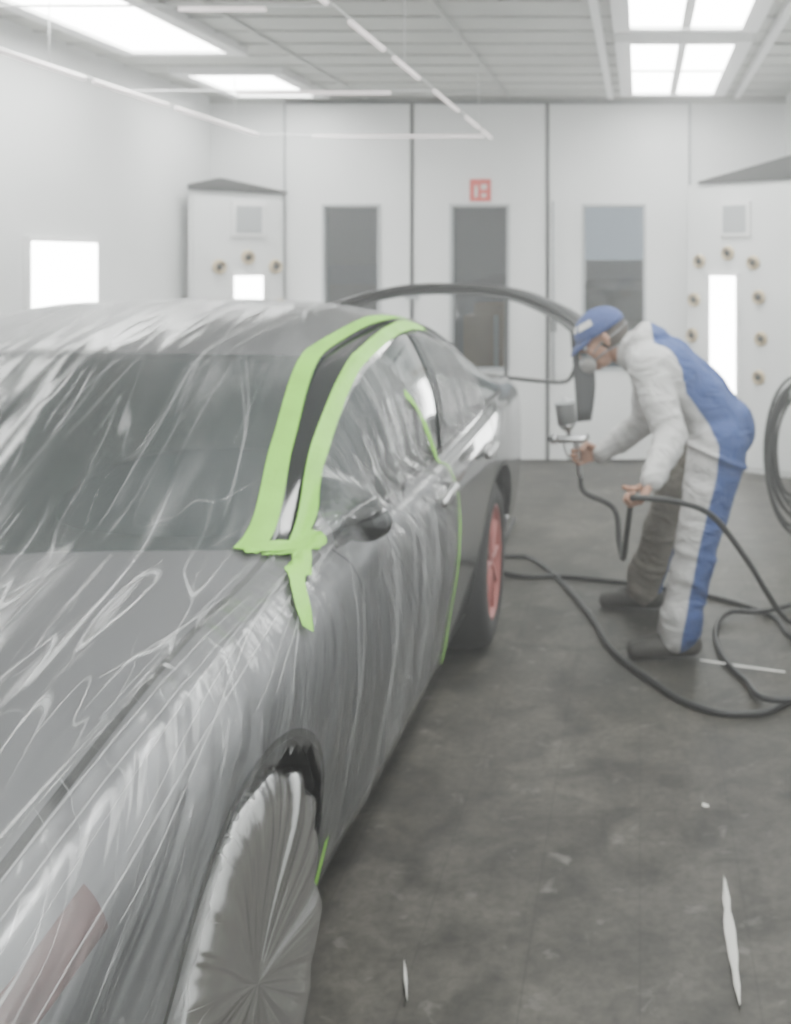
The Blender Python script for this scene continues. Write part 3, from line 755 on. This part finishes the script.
A1.data.foreach_set('value',bl); A2.data.foreach_set('value',gr)
nrm=[v.normal.copy() for v in me.vertices]
for v,nn in zip(me.vertices,nrm):
    p=v.co; v.co=p+nn*(.008*noise.noise(Vector((p.x*9+p.z*4,p.y*9,p.z*14)))+.002*noise.noise(Vector((p.x*22,p.y*22,p.z*30))))
me.update()
for nm,an,dr in (('boot_left',anN,Vector((-1,-.10,0))),('boot_right',anF,Vector((-1,.12,0)))):
    q=MB(); dr=dr.normalized(); p=Vector((an.x,an.y,0)); sd=dr.cross(Vector((0,0,1)))
    for s in (-.012,.012):
        q.cone(p-dr*.05+Vector((0,0,.05))+sd*s,.042,p+dr*.10+Vector((0,0,.045))+sd*s*1.6,.038); q.cone(p+dr*.10+Vector((0,0,.045))+sd*s*1.6,.038,p+dr*.17+Vector((0,0,.038))+sd*s*1.2,.034)
    q.cone(p-dr*.02+Vector((0,0,.06)),.048,p-dr*.01+Vector((0,0,.13)),.05); q.cone(p+Vector((0,0,.08)),.045,p+dr*.1+Vector((0,0,.055)),.035)
    o=q.obj(nm,M_shoe,man,voxel=.006,smooth_it=3)
    for v in o.data.vertices: v.co.z=max(v.co.z,.004)
# head
HM=Matrix.Translation(Vector((-.155,Y0,1.225)))@Matrix.Rotation(math.radians(8),4,'Z')@Matrix.Rotation(math.radians(-32),4,'Y')
q=MB()
q.ell((.012,0,.03),(.098,.077,.088)); q.ell((-.035,0,-.01),(.062,.062,.085)); q.ell((-.045,0,-.07),(.042,.046,.038)); q.ell((-.072,0,-.088),(.022,.024,.018))
q.cone((-.094,0,.012),.009,(-.112,0,-.020),.013); q.ell((-.104,.011,-.024),(.009,.008,.007)); q.ell((-.104,-.011,-.024),(.009,.008,.007))
q.cone((-.088,-.032,.03),.011,(-.094,0,.028),.011); q.cone((-.088,.032,.03),.011,(-.094,0,.028),.011)
q.ell((-.092,0,-.047),(.010,.022,.005)); q.ell((-.090,0,-.056),(.010,.020,.006))
q.ell((-.066,.040,-.015),(.022,.018,.018)); q.ell((-.066,-.040,-.015),(.022,.018,.018))
q.cone((.02,0,-.05),.056,(.065,0,-.13),.058)
for s in (1,-1):
    q.cone((.004,s*.077,.018),.010,(.012,s*.086,.0),.011); q.cone((.012,s*.086,0),.011,(.002,s*.079,-.025),.008); q.ell((.0,s*.077,-.003),(.012,.007,.022))
o=q.obj('head',M_skin,man,voxel=.0042,smooth_it=2,xf=HM)
q=MB()
for s in (1,-1):
    q.ell((-.083,s*.031,.010),(.0125,.0125,.0125),0); q.ell((-.0935,s*.031,.008),(.004,.006,.006),1)
    q.cone((-.092,s*.020,.017),.0035,(-.090,s*.043,.016),.0035,2); q.cone((-.098,s*.016,.036),.004,(-.090,s*.046,.036),.004,3)
q.obj('eyes',[M_white,M_dark,M_skin,M_hair],man,xf=HM)
q=MB(); q.ell((.026,0,.010),(.092,.079,.076)); q.ell((.045,0,-.03),(.062,.066,.05)); q.obj('hair',M_hair,man,voxel=.006,smooth_it=2,xf=HM)
q=MB(); n=32; v=[];f=[]; rows=10
for j in range(rows+1):
    th=(math.pi/2)*j/rows
    for i in range(n):
        an=2*math.pi*i/n; r=math.cos(th)
        v.append((.010+.114*max(r,.02)*math.cos(an),.092*max(r,.02)*math.sin(an),.030+.098*math.sin(th)**.9))
for j in range(rows):
    for i in range(n):
        k=(i+1)%n; f.append((j*n+i,j*n+k,(j+1)*n+k,(j+1)*n+i))
f.append(tuple(rows*n+i for i in range(n)))
q.add(v,f,0,True)
for idx,fc in enumerate(q.f[:-1]):
    j,i=divmod(idx,n)
    if j in (3,4) and 14<=i<=17: q.m[idx]=1
    if j in (3,4) and i in (19,20,21,22,10,11,12): q.m[idx]=1
v=[];f=[]
for k in range(17):
    an=math.pi-math.radians(62)+math.radians(124)*k/16
    for t,(ex,dz) in enumerate(((0,0),(.025,-.010),(.048,-.028))):
        fall=math.cos((k/16-.5)*math.pi)**.6 if 0<k<16 else 0
        v.append((.010+(.112+ex*fall)*math.cos(an),(.092+ex*.35*fall)*math.sin(an),.034+dz*fall))
for k in range(16):
    for t in range(2): f.append((3*k+t,3*k+3+t,3*k+4+t,3*k+1+t))
q.add(v,f,0,True)
q.lathe((.010,0,.126),(0,0,1),[(0,.008),(.005,.006)],0,12)
o=q.obj('cap',[M_cap,M_paper],man,xf=HM); sd=o.modifiers.new('s','SOLIDIFY'); sd.thickness=.004
q=MB(); q.ell((-.092,0,-.045),(.036,.040,.040),0); q.ell((-.105,0,-.018),(.014,.018,.018),0)
for s in (1,-1):
    c=Vector((-.105,s*.038,-.060)); ax=Vector((-.5,s*.85,-.1)); q.lathe(c,ax,[(0,.028),(.004,.031),(.020,.031),(.024,.026)],1,24)
    q.tube(crom([(-.075,s*.046,-.03),(-.02,s*.072,-.005),(.05,s*.080,.0),(.11,s*.03,.005),(.118,0,.005)],6),.0035,0,6)
    q.tube(crom([(-.075,s*.042,-.055),(-.02,s*.068,-.045),(.05,s*.068,-.05),(.10,s*.02,-.05)],6),.0035,0,6)
q.lathe((-.122,0,-.055),(-1,0,-.2),[(0,.018),(.010,.016)],0,20)
q.obj('respirator',[M_mask,mat('filter_gray',(.30,.29,.28),.6)],man,xf=HM)
def hand(name,wr,Fd,Nd,thumb,curl,spread=0):
    Fd=Vector(Fd).normalized(); Nd=Vector(Nd); Nd=(Nd-Fd*Nd.dot(Fd)).normalized(); Sd=Fd.cross(Nd)*thumb; wr=Vector(wr)
    q=MB(); q.cone(wr-Fd*.03,.026,wr+Fd*.02,.025)
    lens=[.072,.080,.075,.060]; offs=[.030,.010,-.010,-.029]; kn=[.086,.090,.086,.078]
    for i in range(4):
        k0=wr+Fd*kn[i]+Sd*offs[i]
        q.cone(wr+Fd*.012+Sd*offs[i]*.55,.015,k0,.0125)
        seg=[.45,.31,.24]; p=k0; ang=curl[0]*.6
        for j in range(3):
            d=Fd*math.cos(ang)+Nd*math.sin(ang); p2=p+d*lens[i]*seg[j]*1.12; r0=.0102-.0012*j; q.cone(p,r0,p2,r0-.001); p=p2; ang+=curl[j]
    b=wr+Fd*.022+Sd*.024+Nd*.006; m1=b+(Fd*.6+Sd*.55+Nd*.55).normalized()*.040; m2=m1+(Fd*.55+Nd*.85-Sd*.05).normalized()*.032; m3=m2+(Fd*.25+Nd*.75-Sd*.5).normalized()*.026
    q.cone(b,.016,m1,.0125); q.cone(m1,.0125,m2,.011); q.cone(m2,.011,m3,.009)
    return q.obj(name,M_skin,man,voxel=.0034,smooth_it=2),wr+Fd*.095+Nd*.026,Sd
def unit(v): return Vector(v).normalized()
fN=unit((-.45,-.35,-.75)); handN,gN,sN=hand('hand_left',wrN,fN,(-.75,.0,.45),1,(1.15,1.15,.8))
fF=unit((-.93,-.05,-.12)); handF,gF,sF=hand('hand_right',wrF+Vector((-.01,0,0)),fF,(-.1,-.95,.0),1,(1.1,1.2,.8))
if sF.z<0:
    D.objects.remove(handF); handF,gF,sF=hand('hand_right',wrF+Vector((-.01,0,0)),fF,(-.1,-.95,.0),-1,(1.1,1.2,.8))
q=MB(); up=unit((-.12,0,1)); g=gF
q.cone(g-up*.055,.012,g+up*.06,.013,0,14)
top=g+up*.075; fw=Vector((-1,0,.02)).normalized()
q.cone(top-fw*.035,.016,top+fw*.075,.017,0,16); q.lathe(top+fw*.075,fw,[(0,.014),(.012,.022),(.03,.023),(.034,.012),(.045,.006)],0,20)
q.tube(crom([top+fw*.05-Vector((0,0,.01)),top+fw*.045-Vector((0,0,.05)),top+fw*.025-Vector((0,0,.085))],6),.005,0,8)
q.tube(crom([top-fw*.035,top-fw*.055+up*.01,top-fw*.05+up*.025],5),.007,0,8)
cb=top+fw*.03+Vector((0,0,.012))
q.lathe(cb,(-.12,0,1),[(0,.010),(.02,.011),(.04,.030),(.055,.042)],0,28)
q.lathe(cb+Vector((-.12,0,1)).normalized()*.056,(-.12,0,1),[(0,.042),(.079,.043),(.081,.046),(.094,.046),(.102,.02),(.114,.008)],1,28)
q.lathe(g-up*.055,-up,[(0,.010),(.015,.012),(.035,.008)],0,12)
q.obj('spray_gun',[M_alu,M_grayp])
hb=g-up*.09
# ---------------------------------------------------------------- air hose
q=MB()
hand_pts=[gN-sN*.05,gN,gN+sN*.05]
if (gN-sN*.05).x>(gN+sN*.05).x: hand_pts=hand_pts[::-1]
pts=[hb,hb+Vector((.02,-.02,-.06)),(-.11,4.5,.50),(-.085,4.38,.385),(-.065,4.22,.37),(-.05,4.1,.50)]+hand_pts+[(.14,3.9,.665),(.27,3.95,.60),(.40,4.05,.42),(.50,4.2,.24),(.58,4.35,.10),(.66,4.5,.016),(.80,4.6,.013),(.92,4.4,.013),ground(790,700),ground(740,714),ground(690,704),ground(650,680),ground(612,650),ground(590,615),ground(560,580),ground(535,560),ground(515,556),(-.85,5.5,.013)]
q.tube(crom(pts,9),.0115,0,10)
pts=[(-.9,5.4,.013),ground(520,576),ground(560,576),ground(620,582),ground(690,592),ground(740,604),ground(775,618),ground(800,640),(.99,4.3,.013),(1.02,3.9,.013),ground(780,700,.03),ground(745,680),ground(722,655),ground(716,630),ground(730,612,.03),ground(770,610,.03),(.93,5.0,.013),(.96,5.3,.02),(.90,5.5,.1),(.86,5.6,.25)]
q.tube(crom(pts,9),.0115,0,10)
q.obj('air_hose',M_dark)
q=MB()
for k in range(9):
    r=.41-.020*k; pts=[]; ph=R(0,6)
    for i in range(40):
        an=2*math.pi*i/40; pts.append((.84+.20*math.cos(an)*(1-.065*k)+.008*math.sin(2*an+ph),5.50+.04*k+.03*math.sin(an),.53+r*math.sin(an)+.012*math.cos(3*an+ph)))
    q.tube(pts,.009,0,8,closed=True)
q.obj('hose_coil',M_dark)
q=MB(); q.box((.80,5.45,.80),(XR,5.9,.82),0); q.box((1.10,5.45,.70),(XR,5.9,.95),0); q.box((.80,5.45,.80),(.81,5.9,.86),0); q.obj('hose_bracket',M_grayp,bevel=.004)
def floor_strip(name,pts,w,z=.006):  # tapered pale strip lying on the floor
    q=MB(); p=crom(pts,6); n=len(p); v=[];f=[]
    for i,a in enumerate(p):
        t=(p[min(i+1,n-1)]-p[max(i-1,0)]).normalized(); s=Vector((-t.y,t.x,0)); ww=w*math.sin(math.pi*(i+.4)/(n-.2))*R(.6,1.1)
        v+=[a+s*ww/2+Vector((0,0,.004*math.sin(i))),a+Vector((0,0,.006)),a-s*ww/2]
    for i in range(n-1):
        for k in range(2): f.append((3*i+k,3*i+k+1,3*i+4+k,3*i+3+k))
    q.add(v,f,0,True); o=q.obj(name,M_paper); o.location.z=z-.012+.004
floor_strip('pale_streak',[ground(724,876),ground(730,930),ground(740,1005)],.024)  # reflection streak, built as a pale strip on the floor
floor_strip('pale_streak',[ground(404,960),ground(407,1000)],.007)  # short pale mark on the floor
floor_strip('pale_streak',[ground(700,660),ground(785,672)],.018)  # pale line across the floor
floor_strip('paper_scrap',[ground(702,804),ground(709,806)],.02)

# ---------------------------------------------------------------- haze volume, world + camera
w=D.worlds.new('World'); SC.world=w; w.use_nodes=True; wn=w.node_tree; wn.nodes['Background'].inputs[0].default_value=(.7,.75,.8,1); wn.nodes['Background'].inputs[1].default_value=.3
vs=wn.nodes.new('ShaderNodeVolumeScatter'); vs.inputs['Density'].default_value=.030; vs.inputs['Color'].default_value=(1,1,1,1); vs.inputs['Anisotropy'].default_value=.3
wn.links.new(vs.outputs[0],wn.nodes['World Output'].inputs['Volume'])
cam=D.cameras.new('camera'); co=D.objects.new('camera',cam); link(co); co.location=(0,0,CH); co.rotation_euler=(math.pi/2,0,0)
cam.sensor_fit='HORIZONTAL'; cam.sensor_width=36; cam.lens=F*36/791; cam.shift_x=-(VX-395.5)/791; cam.shift_y=-(512-VY)/791; cam.clip_start=.05
cam.dof.use_dof=True; cam.dof.focus_distance=1.0; cam.dof.aperture_fstop=10
SC.camera=co
